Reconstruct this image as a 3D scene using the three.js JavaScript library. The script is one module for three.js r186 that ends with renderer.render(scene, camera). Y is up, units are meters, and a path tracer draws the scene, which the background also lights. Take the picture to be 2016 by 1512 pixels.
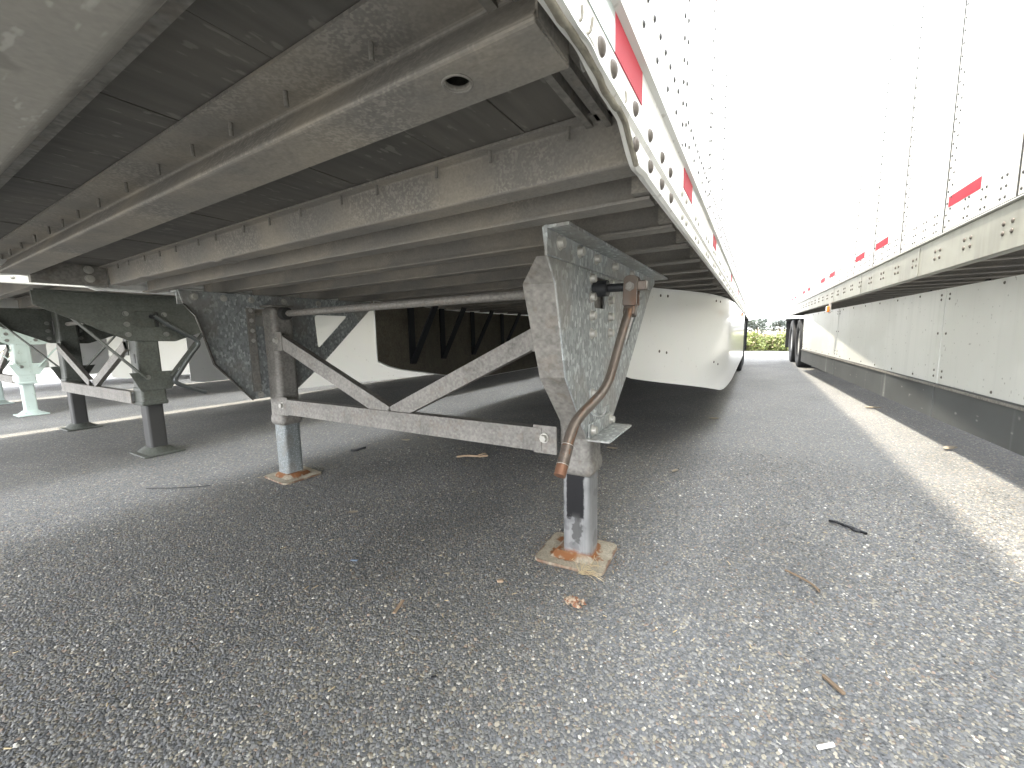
import * as THREE from 'three';
import { mergeGeometries, toCreasedNormals } from 'three/addons/utils/BufferGeometryUtils.js';
import { RoundedBoxGeometry } from 'three/addons/geometries/RoundedBoxGeometry.js';

// ---------------------------------------------------------------- camera, sky, sun, exposure
const scene = new THREE.Scene();
const camera = new THREE.PerspectiveCamera(87.1, 4 / 3, 0.02, 900);
camera.position.set(0, 0.81, 0);
camera.up.set(-0.04377, 0.99221, -0.11664);
camera.lookAt(-0.51118, 0.81 - 0.12255, -0.85069);
scene.add(camera);

const SUN = new THREE.Vector3(-0.238, 1, 0.2).normalize();
function makeSky() {
  const w = 512, h = 256, d = new Float32Array(w * h * 4), v = new THREE.Vector3();
  for (let j = 0; j < h; j++) for (let i = 0; i < w; i++) {
    const lat = ((j + 0.5) / h - 0.5) * Math.PI, lon = ((i + 0.5) / w - 0.5) * 2 * Math.PI;
    v.set(Math.cos(lat) * Math.cos(lon), Math.sin(lat), Math.cos(lat) * Math.sin(lon));
    const e = Math.max(0, v.y), t = Math.pow(e, 0.6);
    const a = Math.acos(Math.min(1, v.dot(SUN))), halo = 0.5 * Math.exp(-Math.pow(a / 0.42, 2));
    const k = (j * w + i) * 4;
    d[k] = 1.6 * (1 - t) + 1.48 * t + halo; d[k + 1] = 1.61 * (1 - t) + 1.54 * t + halo * 0.97; d[k + 2] = 1.66 * (1 - t) + 1.67 * t + halo * 0.93; d[k + 3] = 1;
  }
  const tx = new THREE.DataTexture(d, w, h, THREE.RGBAFormat, THREE.FloatType);
  tx.mapping = THREE.EquirectangularReflectionMapping; tx.magFilter = tx.minFilter = THREE.LinearFilter; tx.needsUpdate = true;
  return tx;
}
scene.background = makeSky();
scene.environment = scene.background;
const sun = new THREE.DirectionalLight(new THREE.Color(1, 0.9, 0.75), 2.0);
sun.position.copy(SUN).multiplyScalar(40); sun.target.position.set(0, 0, -4);
sun.castShadow = true; sun.shadow.radius = 3; sun.shadow.mapSize.set(2048, 2048);
Object.assign(sun.shadow.camera, { left: -30, right: 30, top: 30, bottom: -30, near: 1, far: 90 });
scene.add(sun, sun.target);
const renderer = new THREE.WebGLRenderer({ antialias: true });
renderer.toneMapping = THREE.LinearToneMapping;
renderer.toneMappingExposure = 6.3;
renderer.shadowMap.enabled = true;

// ---------------------------------------------------------------- helpers
let seed = 1234567;
const rnd = () => { seed = (seed * 1664525 + 1013904223) >>> 0; return seed / 4294967296; };
const rr = (a, b) => a + (b - a) * rnd();
const lerp = (a, b, t) => a + (b - a) * t, clamp = (x, a = 0, b = 1) => Math.min(b, Math.max(a, x));
const smooth = (a, b, x) => { const t = clamp((x - a) / (b - a)); return t * t * (3 - 2 * t); };
function hash(x, y, s) { let h = (x * 374761393 + y * 668265263 + s * 974634777) | 0; h = Math.imul(h ^ (h >>> 13), 1274126177); h ^= h >>> 16; return (h >>> 0) / 4294967296; }
function vn(x, y, p, q, s) {      // periodic value noise
  const xi = Math.floor(x), yi = Math.floor(y), fx = x - xi, fy = y - yi;
  const u = fx * fx * (3 - 2 * fx), v = fy * fy * (3 - 2 * fy), m = (n, k) => ((n % k) + k) % k;
  const a = hash(m(xi, p), m(yi, q), s), b = hash(m(xi + 1, p), m(yi, q), s), c = hash(m(xi, p), m(yi + 1, q), s), d = hash(m(xi + 1, p), m(yi + 1, q), s);
  return a + (b - a) * u + (c - a) * v + (a - b - c + d) * u * v;
}
function fbm(u, v, p, q, o, s) { let t = 0, a = 0.5, n = 0; for (let i = 0; i < o; i++) { t += a * vn(u * p, v * q, p, q, s + i * 7); n += a; a *= 0.5; p *= 2; q *= 2; } return t / n; }
const s8 = (x) => { x = clamp(x); return 255 * (x <= 0.0031308 ? 12.92 * x : 1.055 * Math.pow(x, 1 / 2.4) - 0.055); };   // linear to sRGB byte
function makeTex(n, m, fn, size, color = true) {       // fn returns linear [r,g,b] or a height
  const d = new Uint8Array(n * m * 4);
  for (let j = 0; j < m; j++) for (let i = 0; i < n; i++) {
    const c = fn((i + 0.5) / n, (j + 0.5) / m), k = (j * n + i) * 4;
    if (color) { d[k] = s8(c[0]); d[k + 1] = s8(c[1]); d[k + 2] = s8(c[2]); } else d[k] = d[k + 1] = d[k + 2] = 255 * clamp(c);
    d[k + 3] = 255;
  }
  const t = new THREE.DataTexture(d, n, m); t.wrapS = t.wrapT = THREE.RepeatWrapping; t.magFilter = THREE.LinearFilter; t.minFilter = THREE.LinearMipmapLinearFilter; t.generateMipmaps = true;
  if (color) t.colorSpace = THREE.SRGBColorSpace;
  if (size) t.repeat.set(1 / size, 1 / (Array.isArray(size) ? size[1] : size)); if (Array.isArray(size)) t.repeat.set(1 / size[0], 1 / size[1]);
  t.needsUpdate = true; return t;
}
const mul = (c, k) => [c[0] * k, c[1] * k, c[2] * k], mixc = (a, b, t) => [lerp(a[0], b[0], t), lerp(a[1], b[1], t), lerp(a[2], b[2], t)];
function std(o) { const m = new THREE.MeshPhysicalMaterial({ roughness: 0.6, metalness: 0, ...o }); return m; }
const lin = (r, g, b) => new THREE.Color().setRGB(r, g, b);

// geometry helpers: uv in metres from position, by the main direction of each face
function ub(g) {
  if (g.index) g = g.toNonIndexed();
  if (!g.attributes.normal) g.computeVertexNormals();
  const p = g.attributes.position, uv = new Float32Array(p.count * 2), a = new THREE.Vector3(), b = new THREE.Vector3(), c = new THREE.Vector3();
  for (let i = 0; i < p.count; i += 3) {
    a.fromBufferAttribute(p, i); b.fromBufferAttribute(p, i + 1).sub(a); c.fromBufferAttribute(p, i + 2).sub(a); b.cross(c);
    const ax = Math.abs(b.x), ay = Math.abs(b.y), az = Math.abs(b.z);
    for (let k = 0; k < 3; k++) {
      const x = p.getX(i + k), y = p.getY(i + k), z = p.getZ(i + k);
      const w = ax >= ay && ax >= az ? [z, y] : ay >= az ? [x, z] : [x, y];
      uv[(i + k) * 2] = w[0]; uv[(i + k) * 2 + 1] = w[1];
    }
  }
  g.setAttribute('uv', new THREE.BufferAttribute(uv, 2)); g.deleteAttribute('uv1');
  return g;
}
const box = (x0, x1, y0, y1, z0, z1, r = 0) => {
  const w = Math.abs(x1 - x0), h = Math.abs(y1 - y0), d = Math.abs(z1 - z0);
  const g = r ? new RoundedBoxGeometry(w, h, d, 2, r) : new THREE.BoxGeometry(w, h, d);
  return ub(g.translate((x0 + x1) / 2, (y0 + y1) / 2, (z0 + z1) / 2));
};
const merge = (list) => mergeGeometries(list.map((g) => { g = g.index ? g.toNonIndexed() : g; for (const k of Object.keys(g.attributes)) if (!['position', 'normal', 'uv'].includes(k)) g.deleteAttribute(k); return g; }));
function bar(a, b, w, h, up = [0, 1, 0], r = 0) {      // a beam from a to b; w across, h along "up"
  const A = new THREE.Vector3(...a), B = new THREE.Vector3(...b), d = B.clone().sub(A), L = d.length(); d.normalize();
  const s = new THREE.Vector3(...up).cross(d).normalize(), u = d.clone().cross(s);
  const g = r ? new RoundedBoxGeometry(w, h, L, 2, r) : new THREE.BoxGeometry(w, h, L);
  g.applyMatrix4(new THREE.Matrix4().makeBasis(s, u, d).setPosition(A.add(B).multiplyScalar(0.5)));
  return ub(g);
}
function channel(a, b, w, h, t, up = [0, 1, 0]) {      // U-channel from a to b with its web at +w side
  const A = new THREE.Vector3(...a), B = new THREE.Vector3(...b), d = B.clone().sub(A), L = d.length(); d.normalize();
  const s = new THREE.Vector3(...up).cross(d).normalize(), u = d.clone().cross(s);
  const m = new THREE.Matrix4().makeBasis(s, u, d).setPosition(A.add(B).multiplyScalar(0.5));
  const web = new RoundedBoxGeometry(t, h, L, 1, t * 0.3).translate(w / 2, 0, 0), f1 = new THREE.BoxGeometry(w - t / 2, t, L).translate(0, h / 2 - t * 0.5, 0), f2 = new THREE.BoxGeometry(w - t / 2, t, L).translate(0, -h / 2 + t * 0.5, 0);
  return ub(merge([web, f1, f2]).applyMatrix4(m));
}
const tube = (pts, r, seg = 40, rad = 12, tension = 0.5) => new THREE.TubeGeometry(new THREE.CatmullRomCurve3(pts.map((p) => new THREE.Vector3(...p)), false, 'catmullrom', tension), seg, r, rad);
function cyl(a, b, r, n = 16, r2 = r) {
  const A = new THREE.Vector3(...a), B = new THREE.Vector3(...b), d = B.clone().sub(A), L = d.length();
  return new THREE.CylinderGeometry(r2, r, L, n).applyQuaternion(new THREE.Quaternion().setFromUnitVectors(new THREE.Vector3(0, 1, 0), d.normalize())).translate((A.x + B.x) / 2, (A.y + B.y) / 2, (A.z + B.z) / 2);
}
function shapeZY(pts, holes = [], t = 0.008, bevel = 0.0015) {   // a plate in the z-y plane, t thick along x (centred)
  const s = new THREE.Shape(pts.map((p) => new THREE.Vector2(p[0], p[1])));
  for (const h of holes) s.holes.push(new THREE.Path(h.map((p) => new THREE.Vector2(p[0], p[1]))));
  const g = new THREE.ExtrudeGeometry(s, { depth: t - 2 * bevel, bevelEnabled: true, bevelThickness: bevel, bevelSize: bevel, bevelSegments: 1, curveSegments: 8 });
  return ub(g.rotateY(-Math.PI / 2).translate(t / 2, 0, 0));
}
function roundPoly(pts, r) {     // polygon with rounded corners
  const out = [], n = pts.length;
  for (let i = 0; i < n; i++) {
    const p = new THREE.Vector2(...pts[i]), a = new THREE.Vector2(...pts[(i + n - 1) % n]).sub(p), b = new THREE.Vector2(...pts[(i + 1) % n]).sub(p), ri = Array.isArray(r) ? r[i] : r;
    if (!ri) { out.push([p.x, p.y]); continue; }
    const k = Math.min(ri, a.length() * 0.45, b.length() * 0.45); a.setLength(k).add(p); b.setLength(k).add(p);
    for (let j = 0; j <= 5; j++) { const t = j / 5, u = 1 - t; out.push([u * u * a.x + 2 * u * t * p.x + t * t * b.x, u * u * a.y + 2 * u * t * p.y + t * t * b.y]); }
  }
  return out;
}
function ribbon(path, yb, yt, t) {      // an upright sheet along path [[x,z]..]; yb, yt are functions of (z,i)
  const n = path.length, P = [], I = [];
  for (let i = 0; i < n; i++) {
    const a = path[Math.max(0, i - 1)], b = path[Math.min(n - 1, i + 1)], L = Math.hypot(b[0] - a[0], b[1] - a[1]), nx = -(b[1] - a[1]) / L, nz = (b[0] - a[0]) / L;
    const [x, z] = path[i], y0 = yb(z, i), y1 = yt(z, i);
    for (const s of [0.5, -0.5]) P.push(x + nx * t * s, y0, z + nz * t * s, x + nx * t * s, y1, z + nz * t * s);
  }
  for (let i = 0; i < n - 1; i++) {
    const a = i * 4, b = a + 4;
    I.push(a, b, a + 1, a + 1, b, b + 1, a + 2, a + 3, b + 2, a + 3, b + 3, b + 2, a, a + 2, b, a + 2, b + 2, b, a + 1, b + 1, a + 3, a + 3, b + 1, b + 3);
  }
  const e = (n - 1) * 4; I.push(0, 1, 2, 1, 3, 2, e, e + 2, e + 1, e + 1, e + 2, e + 3);
  const g = new THREE.BufferGeometry(); g.setAttribute('position', new THREE.Float32BufferAttribute(P, 3)); g.setIndex(I);
  return ub(toCreasedNormals(g, 0.5));
}
function sweepZ(profile, zs) {          // profile(z) -> [[x,y]..] open outline, skinned along zs
  const K = profile(zs[0]).length, P = [], I = [];
  for (const z of zs) for (const [x, y] of profile(z)) P.push(x, y, z);
  for (let i = 0; i < zs.length - 1; i++) for (let k = 0; k < K - 1; k++) { const a = i * K + k, b = a + K; I.push(a, a + 1, b, a + 1, b + 1, b); }
  const g = new THREE.BufferGeometry(); g.setAttribute('position', new THREE.Float32BufferAttribute(P, 3)); g.setIndex(I);
  const q = g.toNonIndexed(); q.computeVertexNormals(); return ub(q);
}
function sweepX(profile, x0, x1, n = 1, wob = 0) {      // closed outline [[z,y]..] carried along x
  const K = profile.length, P = [], I = [];
  for (let i = 0; i <= n; i++) for (const [z, y] of profile) P.push(lerp(x0, x1, i / n), y + (wob ? wob(lerp(x0, x1, i / n), z, y) : 0), z);
  for (let i = 0; i < n; i++) for (let k = 0; k < K; k++) { const a = i * K + k, a1 = i * K + (k + 1) % K, b = a + K, b1 = a1 + K; I.push(a, a1, b, a1, b1, b); }
  const g = new THREE.BufferGeometry(); g.setAttribute('position', new THREE.Float32BufferAttribute(P, 3)); g.setIndex(I);
  const q = g.toNonIndexed(); q.computeVertexNormals(); return ub(q);
}
// scene helpers
const taken = new Map();
function numbered(n) { const k = taken.get(n) || 0; taken.set(n, k + 1); return k ? n + '_' + String(k).padStart(3, '0') : n; }
function part(name, geo, mat, parent, label) {
  const m = new THREE.Mesh(geo, mat); m.name = name; m.castShadow = m.receiveShadow = true; parent.add(m);
  if (label) m.userData.label = label;
  return m;
}
function thing(name, label, category, pos = [0, 0, 0], turn = 0, group) {
  const g = new THREE.Group(); g.name = numbered(name); g.position.set(...pos); g.rotation.y = turn; g.userData = { label, category };
  if (group) g.userData.group = group;
  scene.add(g); return g;
}
function single(name, geo, mat, label, category, pos = [0, 0, 0], turn = 0, group) {
  const m = new THREE.Mesh(geo, mat); m.name = numbered(name); m.position.set(...pos); m.rotation.y = turn; m.userData = { label, category };
  if (group) m.userData.group = group;
  m.castShadow = m.receiveShadow = true; scene.add(m); return m;
}
function at(name, geo, mat, parent, pos, rot) { const m = part(name, geo, mat, parent); m.position.set(...pos); if (rot) m.rotation.set(...rot); return m; }

// ---------------------------------------------------------------- materials
const T = {};
{ // chip-seal asphalt: a bed of rounded stones in dark binder
  const N = 2048, SIZE = 2.1, G = 300, cell = new Float32Array(G * G * 6);
  for (let i = 0; i < G * G; i++) {
    const q = rnd(), k = rr(0.8, 1.22); let c;
    if (q < 0.42) c = [0.115, 0.12, 0.124]; else if (q < 0.8) c = [0.16, 0.161, 0.153]; else if (q < 0.94) c = [0.225, 0.21, 0.168]; else if (q < 0.97) c = [0.36, 0.35, 0.31]; else c = [0.19, 0.15, 0.12];
    cell.set([rnd(), rnd(), c[0] * k, c[1] * k, c[2] * k, rr(0.55, 1.1)], i * 6);
  }
  const col = new Uint8Array(N * N * 4), hgt = new Uint8Array(N * N * 4);
  for (let j = 0; j < N; j++) for (let i = 0; i < N; i++) {
    const x = (i + 0.5) / N * G, y = (j + 0.5) / N * G, xi = Math.floor(x), yi = Math.floor(y);
    let d1 = 9, d2 = 9, id = 0;
    for (let b = -1; b <= 1; b++) for (let a = -1; a <= 1; a++) {
      const ii = (((yi + b + G) % G) * G + (xi + a + G) % G) * 6, dx = xi + a + cell[ii] - x, dy = yi + b + cell[ii + 1] - y, d = Math.hypot(dx, dy) / cell[ii + 5];
      if (d < d1) { d2 = d1; d1 = d; id = ii; } else if (d < d2) d2 = d;
    }
    const stone = smooth(0.0, 0.16, d2 - d1), k = (j * N + i) * 4, g = 0.9 + 0.2 * hash(i, j, 3);
    for (let c = 0; c < 3; c++) col[k + c] = s8(lerp(0.1, cell[id + 2 + c], stone) * g);
    hgt[k] = hgt[k + 1] = hgt[k + 2] = 255 * clamp(0.15 + stone * (0.8 - 0.45 * d1)); col[k + 3] = hgt[k + 3] = 255;
  }
  const mk = (d, s) => { const t = new THREE.DataTexture(d, N, N); t.wrapS = t.wrapT = THREE.RepeatWrapping; t.magFilter = THREE.LinearFilter; t.minFilter = THREE.LinearMipmapLinearFilter; t.generateMipmaps = true; t.repeat.set(1 / SIZE, 1 / SIZE); if (s) t.colorSpace = THREE.SRGBColorSpace; t.needsUpdate = true; return t; };
  T.asphalt = mk(col, true); T.asphaltH = mk(hgt, false);
}
// galvanised sheet: drawn-out spangle
T.galv = makeTex(1024, 1024, (u, v) => {
  const GX = 58, GY = 34, x = u * GX, y = v * GY, xi = Math.floor(x), yi = Math.floor(y); let d1 = 9, id = 0, d2 = 9;
  for (let b = -1; b <= 1; b++) for (let a = -1; a <= 1; a++) { const cx = (xi + a + GX) % GX, cy = (yi + b + GY) % GY, dx = xi + a + hash(cx, cy, 1) - x, dy = yi + b + hash(cx, cy, 2) - y, d = dx * dx + dy * dy; if (d < d1) { d2 = d1; d1 = d; id = hash(cx, cy, 4); } else if (d < d2) d2 = d; }
  const b = fbm(u, v, 4, 4, 4, 21), n = fbm(u, v, 200, 120, 2, 33), e = smooth(0, 0.12, Math.sqrt(d2) - Math.sqrt(d1));
  const k = (0.33 + 0.17 * (id - 0.5) * e + (id > 0.86 ? 0.12 : 0) * e) * (0.88 + 0.24 * n) + 0.1 * (b - 0.5);
  return mixc([k * 0.95, k * 1.01, k], [0.24, 0.215, 0.18], 0.45 * smooth(0.52, 0.72, b));
}, 0.5);
T.galvDull = makeTex(512, 512, (u, v) => {
  const a = fbm(u, v, 60, 60, 3, 12), b = fbm(u, v, 6, 6, 4, 22); const k = 0.205 + 0.16 * (a - 0.5) + 0.09 * (b - 0.5);
  const r = smooth(0.64, 0.76, fbm(u, v, 16, 16, 3, 77)) * 0.2;
  return mixc([k, k * 0.955, k * 0.865], [0.17, 0.12, 0.08], r);
}, 0.5);
// road-dirty channel steel: grey-brown film with pale splatter grains and stains
T.road = makeTex(1024, 1024, (u, v) => {
  const a = fbm(u, v, 4, 4, 5, 41), f = fbm(u, v, 210, 210, 2, 42), g = fbm(u, v, 130, 130, 2, 43), s = smooth(0.5, 0.66, fbm(u, v, 3, 3, 4, 44)), h = fbm(u, v, 26, 26, 3, 46);
  let c = mixc([0.19, 0.18, 0.162], [0.265, 0.24, 0.2], smooth(0.3, 0.7, a));
  c = mul(c, 0.86 + 0.28 * f);
  const k = f * 0.5 + g * 0.5;
  c = mixc(c, [0.42, 0.39, 0.34], s * 0.28 * smooth(0.5, 0.62, k));
  c = mixc(c, [0.13, 0.125, 0.12], 0.18 * s * smooth(0.5, 0.42, k));
  return mixc(c, [0.16, 0.15, 0.14], smooth(0.64, 0.76, h) * 0.25);
}, 0.7);
T.roadH = makeTex(512, 512, (u, v) => 0.6 * fbm(u, v, 90, 90, 2, 42) + 0.4 * fbm(u, v, 20, 20, 3, 45), 0.9, false);
// scuffed bottom plates: long scratches and stains
T.scuff = makeTex(1024, 1024, (u, v) => {
  const a = fbm(u, v, 5, 5, 5, 51), sc = fbm(u, v, 26, 90, 3, 52), st = fbm(u, v, 12, 12, 4, 53), f = fbm(u, v, 160, 160, 2, 54);
  let c = mixc([0.26, 0.252, 0.23], [0.33, 0.312, 0.27], a); c = mul(c, 0.9 + 0.2 * f);
  c = mixc(c, [0.54, 0.53, 0.49], smooth(0.68, 0.8, sc) * 0.5); return mixc(c, [0.12, 0.115, 0.1], smooth(0.64, 0.74, st) * 0.4);
}, 0.9);
T.wood = makeTex(1024, 1024, (u, v) => {
  const g = fbm(u, v, 60, 6, 4, 61), a = fbm(u, v, 5, 5, 4, 62), sc = fbm(u, v, 90, 34, 3, 63);
  let c = mul(mixc([0.07, 0.068, 0.063], [0.125, 0.116, 0.1], a), 0.75 + 0.5 * g); return mixc(c, [0.2, 0.19, 0.17], smooth(0.7, 0.82, sc) * 0.55);
}, 1.0);
// white sheets and skirts: run-off streaks and specks of dirt
T.white = makeTex(1024, 1024, (u, v) => {
  const st = fbm(u, v, 70, 3, 4, 71), a = fbm(u, v, 6, 6, 4, 72), sp = fbm(u, v, 120, 120, 2, 73);
  let c = mixc([0.78, 0.785, 0.76], [0.7, 0.7, 0.66], smooth(0.4, 0.7, a)); c = mul(c, 1 - 0.1 * smooth(0.52, 0.72, st)); return mixc(c, [0.36, 0.34, 0.3], smooth(0.8, 0.86, sp) * 0.5);
}, 2.0);
T.clean = makeTex(512, 512, (u, v) => { const a = fbm(u, v, 3, 3, 4, 75), sp = fbm(u, v, 140, 140, 2, 76); return mixc(mixc([0.76, 0.765, 0.735], [0.71, 0.71, 0.675], a), [0.4, 0.38, 0.34], smooth(0.86, 0.92, sp) * 0.5); }, 2.6);
T.skirtR = makeTex(1024, 1024, (u, v) => {
  const st = fbm(u, v, 60, 2, 4, 81), a = fbm(u, v, 5, 5, 4, 82), sp = fbm(u, v, 110, 110, 2, 83);
  let c = mixc([0.69, 0.7, 0.67], [0.62, 0.63, 0.595], smooth(0.4, 0.7, a)); c = mul(c, 1 - 0.05 * smooth(0.5, 0.75, st)); return mixc(c, [0.2, 0.19, 0.17], smooth(0.83, 0.9, sp) * 0.6);
}, 2.3);
T.rubber = makeTex(512, 512, (u, v) => {
  const st = fbm(u, v, 30, 2, 4, 91), a = fbm(u, v, 7, 7, 4, 92), sc = fbm(u, v, 30, 90, 2, 93);
  let c = mul([0.07, 0.075, 0.075], 0.75 + 0.5 * a); c = mixc(c, [0.24, 0.25, 0.245], smooth(0.62, 0.8, st) * smooth(0.45, 0.6, fbm(u, v, 4, 1, 2, 94)) * 0.7); return mixc(c, [0.3, 0.3, 0.29], smooth(0.86, 0.92, sc) * 0.6);
}, 2.4);
T.rail = makeTex(512, 512, (u, v) => {
  const st = fbm(u, v, 24, 3, 4, 95), a = fbm(u, v, 6, 6, 4, 96); return mul(mixc([0.3, 0.3, 0.26], [0.26, 0.26, 0.225], smooth(0.35, 0.7, a)), 1 - 0.12 * smooth(0.5, 0.75, st));
}, 1.1);
T.crank = makeTex(256, 256, (u, v) => {
  const a = fbm(u, v, 8, 8, 4, 101), f = fbm(u, v, 50, 50, 3, 102);
  let c = mixc([0.11, 0.09, 0.075], [0.175, 0.148, 0.125], a); c = mul(c, 0.75 + 0.5 * f); return mixc(c, [0.2, 0.09, 0.04], smooth(0.58, 0.74, fbm(u, v, 12, 12, 3, 103)) * 0.6);
});
// the ram of the near leg: bare zinc, drawn streaks, a black grease patch, rust at the foot
T.ram = makeTex(512, 512, (u, v) => {
  const st = fbm(u, v, 40, 4, 4, 111), a = fbm(u, v, 6, 8, 4, 112), w = (fbm(u, v, 24, 24, 3, 113) - 0.5);
  let c = mul(mixc([0.19, 0.195, 0.2], [0.31, 0.312, 0.305], st), 0.8 + 0.4 * a);
  c = mixc(c, [0.12, 0.12, 0.125], smooth(0.55, 0.7, fbm(u, v, 7, 9, 4, 114)) * 0.5);
  const du = Math.abs(u - 0.43 + w * 0.02), g = (1 - smooth(0.078, 0.094, du)) * smooth(0.38, 0.46, v + w * 0.14) * (1 - smooth(0.89, 0.915, v + w * 0.05));
  c = mixc(c, [0.012, 0.012, 0.013], g);
  const g2 = (1 - smooth(0.03, 0.05, Math.abs(u - 0.445 + w * 0.07))) * smooth(0.1, 0.2, v + w * 0.25) * (1 - smooth(0.42, 0.5, v)); c = mixc(c, [0.07, 0.07, 0.068], g2 * 0.8);
  return mixc(c, [0.25, 0.09, 0.025], (1 - smooth(0.0, 0.07, v + w * 0.1)) * 0.9);
});
T.pad = makeTex(512, 512, (u, v) => {
  const d = Math.max(Math.abs(u - 0.5), Math.abs(v - 0.5)), w = fbm(u, v, 10, 10, 4, 121) - 0.5, f = fbm(u, v, 60, 60, 2, 122);
  let c = mul(mixc([0.26, 0.225, 0.165], [0.36, 0.33, 0.26], fbm(u, v, 7, 7, 4, 123)), 0.7 + 0.6 * f);
  c = mixc(c, [0.2, 0.082, 0.028], (1 - smooth(0.27, 0.34, d + w * 0.3)) * smooth(0.42, 0.6, fbm(u, v, 5, 5, 3, 124) + 0.12));
  return mixc(c, [0.11, 0.045, 0.02], smooth(0.455, 0.49, d + w * 0.06) * 0.8);
});
const M = {
  asphalt: std({ map: T.asphalt, bumpMap: T.asphaltH, bumpScale: 0.003, roughness: 0.82 }),
  galv: std({ map: T.galv, metalness: 0.35, roughness: 0.5 }),
  galvDull: std({ map: T.galvDull, metalness: 0.2, roughness: 0.65 }),
  road: std({ map: T.road, bumpMap: T.roadH, bumpScale: 0.0012, roughness: 0.75 }),
  scuff: std({ map: T.scuff, roughness: 0.55, metalness: 0.15 }),
  wood: std({ map: T.wood, roughness: 0.8 }),
  white: std({ map: T.white, roughness: 0.35 }),
  whiteSkirt: std({ map: T.clean, roughness: 0.3, clearcoat: 0.6, clearcoatRoughness: 0.12 }),
  skirtR: std({ map: T.skirtR, roughness: 0.4 }),
  shadeGrime: std({ map: T.galvDull, color: lin(0.6, 0.56, 0.45), roughness: 0.8 }),  // dark olive tint: underfloor shade put into the colour, plus road grime
  rubber: std({ map: T.rubber, roughness: 0.6 }),
  rail: std({ map: T.rail, roughness: 0.45, metalness: 0.2 }),
  bolt: std({ color: lin(0.45, 0.44, 0.4), metalness: 0.35, roughness: 0.42 }),
  boltGrey: std({ color: lin(0.2, 0.2, 0.185), metalness: 0.4, roughness: 0.45 }),
  boltDark: std({ color: lin(0.13, 0.115, 0.1), metalness: 0.4, roughness: 0.55 }),
  rivet: std({ color: lin(0.1, 0.1, 0.1), metalness: 0.5, roughness: 0.45 }),
  seam: std({ color: lin(0.1, 0.1, 0.1), roughness: 0.8 }),
  lip: std({ map: T.galvDull, color: lin(1, 0.98, 0.86), roughness: 0.7 }),
  joint: std({ color: lin(0.03, 0.03, 0.03), roughness: 0.8 }),
  crank: std({ map: T.crank, metalness: 0.55, roughness: 0.42 }),
  copper: std({ color: lin(0.18, 0.092, 0.055), metalness: 0.45, roughness: 0.5 }),
  wire: std({ color: lin(0.5, 0.48, 0.42), metalness: 0.8, roughness: 0.35 }),
  ram: std({ map: T.ram, metalness: 0.35, roughness: 0.45 }),
  ramPlain: std({ map: T.galv, color: lin(0.72, 0.74, 0.75), metalness: 0.35, roughness: 0.45 }),
  pad: std({ map: T.pad, roughness: 0.85 }),
  black: std({ color: lin(0.012, 0.013, 0.015), roughness: 0.55 }),
  darkSteel: std({ color: lin(0.045, 0.045, 0.043), roughness: 0.6, metalness: 0.2 }),
  gunSteel: std({ color: lin(0.12, 0.13, 0.13), roughness: 0.35, metalness: 0.7 }),
  greyPaint: std({ map: T.galvDull, color: lin(0.36, 0.41, 0.39), roughness: 0.6 }),
  tealPaint: std({ map: T.white, color: lin(0.62, 0.73, 0.71), roughness: 0.5 }),
  olive: std({ color: lin(0.3, 0.28, 0.1), roughness: 0.6 }),
  tyre: std({ color: lin(0.022, 0.023, 0.025), roughness: 0.78 }),
  rim: std({ color: lin(0.6, 0.6, 0.58), roughness: 0.4, metalness: 0.3 }),
  red: std({ color: lin(0.42, 0.03, 0.05), roughness: 0.6, specularIntensity: 0.3 }),
  tapeWhite: std({ color: lin(0.33, 0.39, 0.38), roughness: 0.3, clearcoat: 0.4 }),
  amber: std({ color: lin(0.75, 0.2, 0.03), roughness: 0.25, clearcoat: 1 }),
  lampBase: std({ color: lin(0.3, 0.29, 0.27), roughness: 0.5 }),
};
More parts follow.
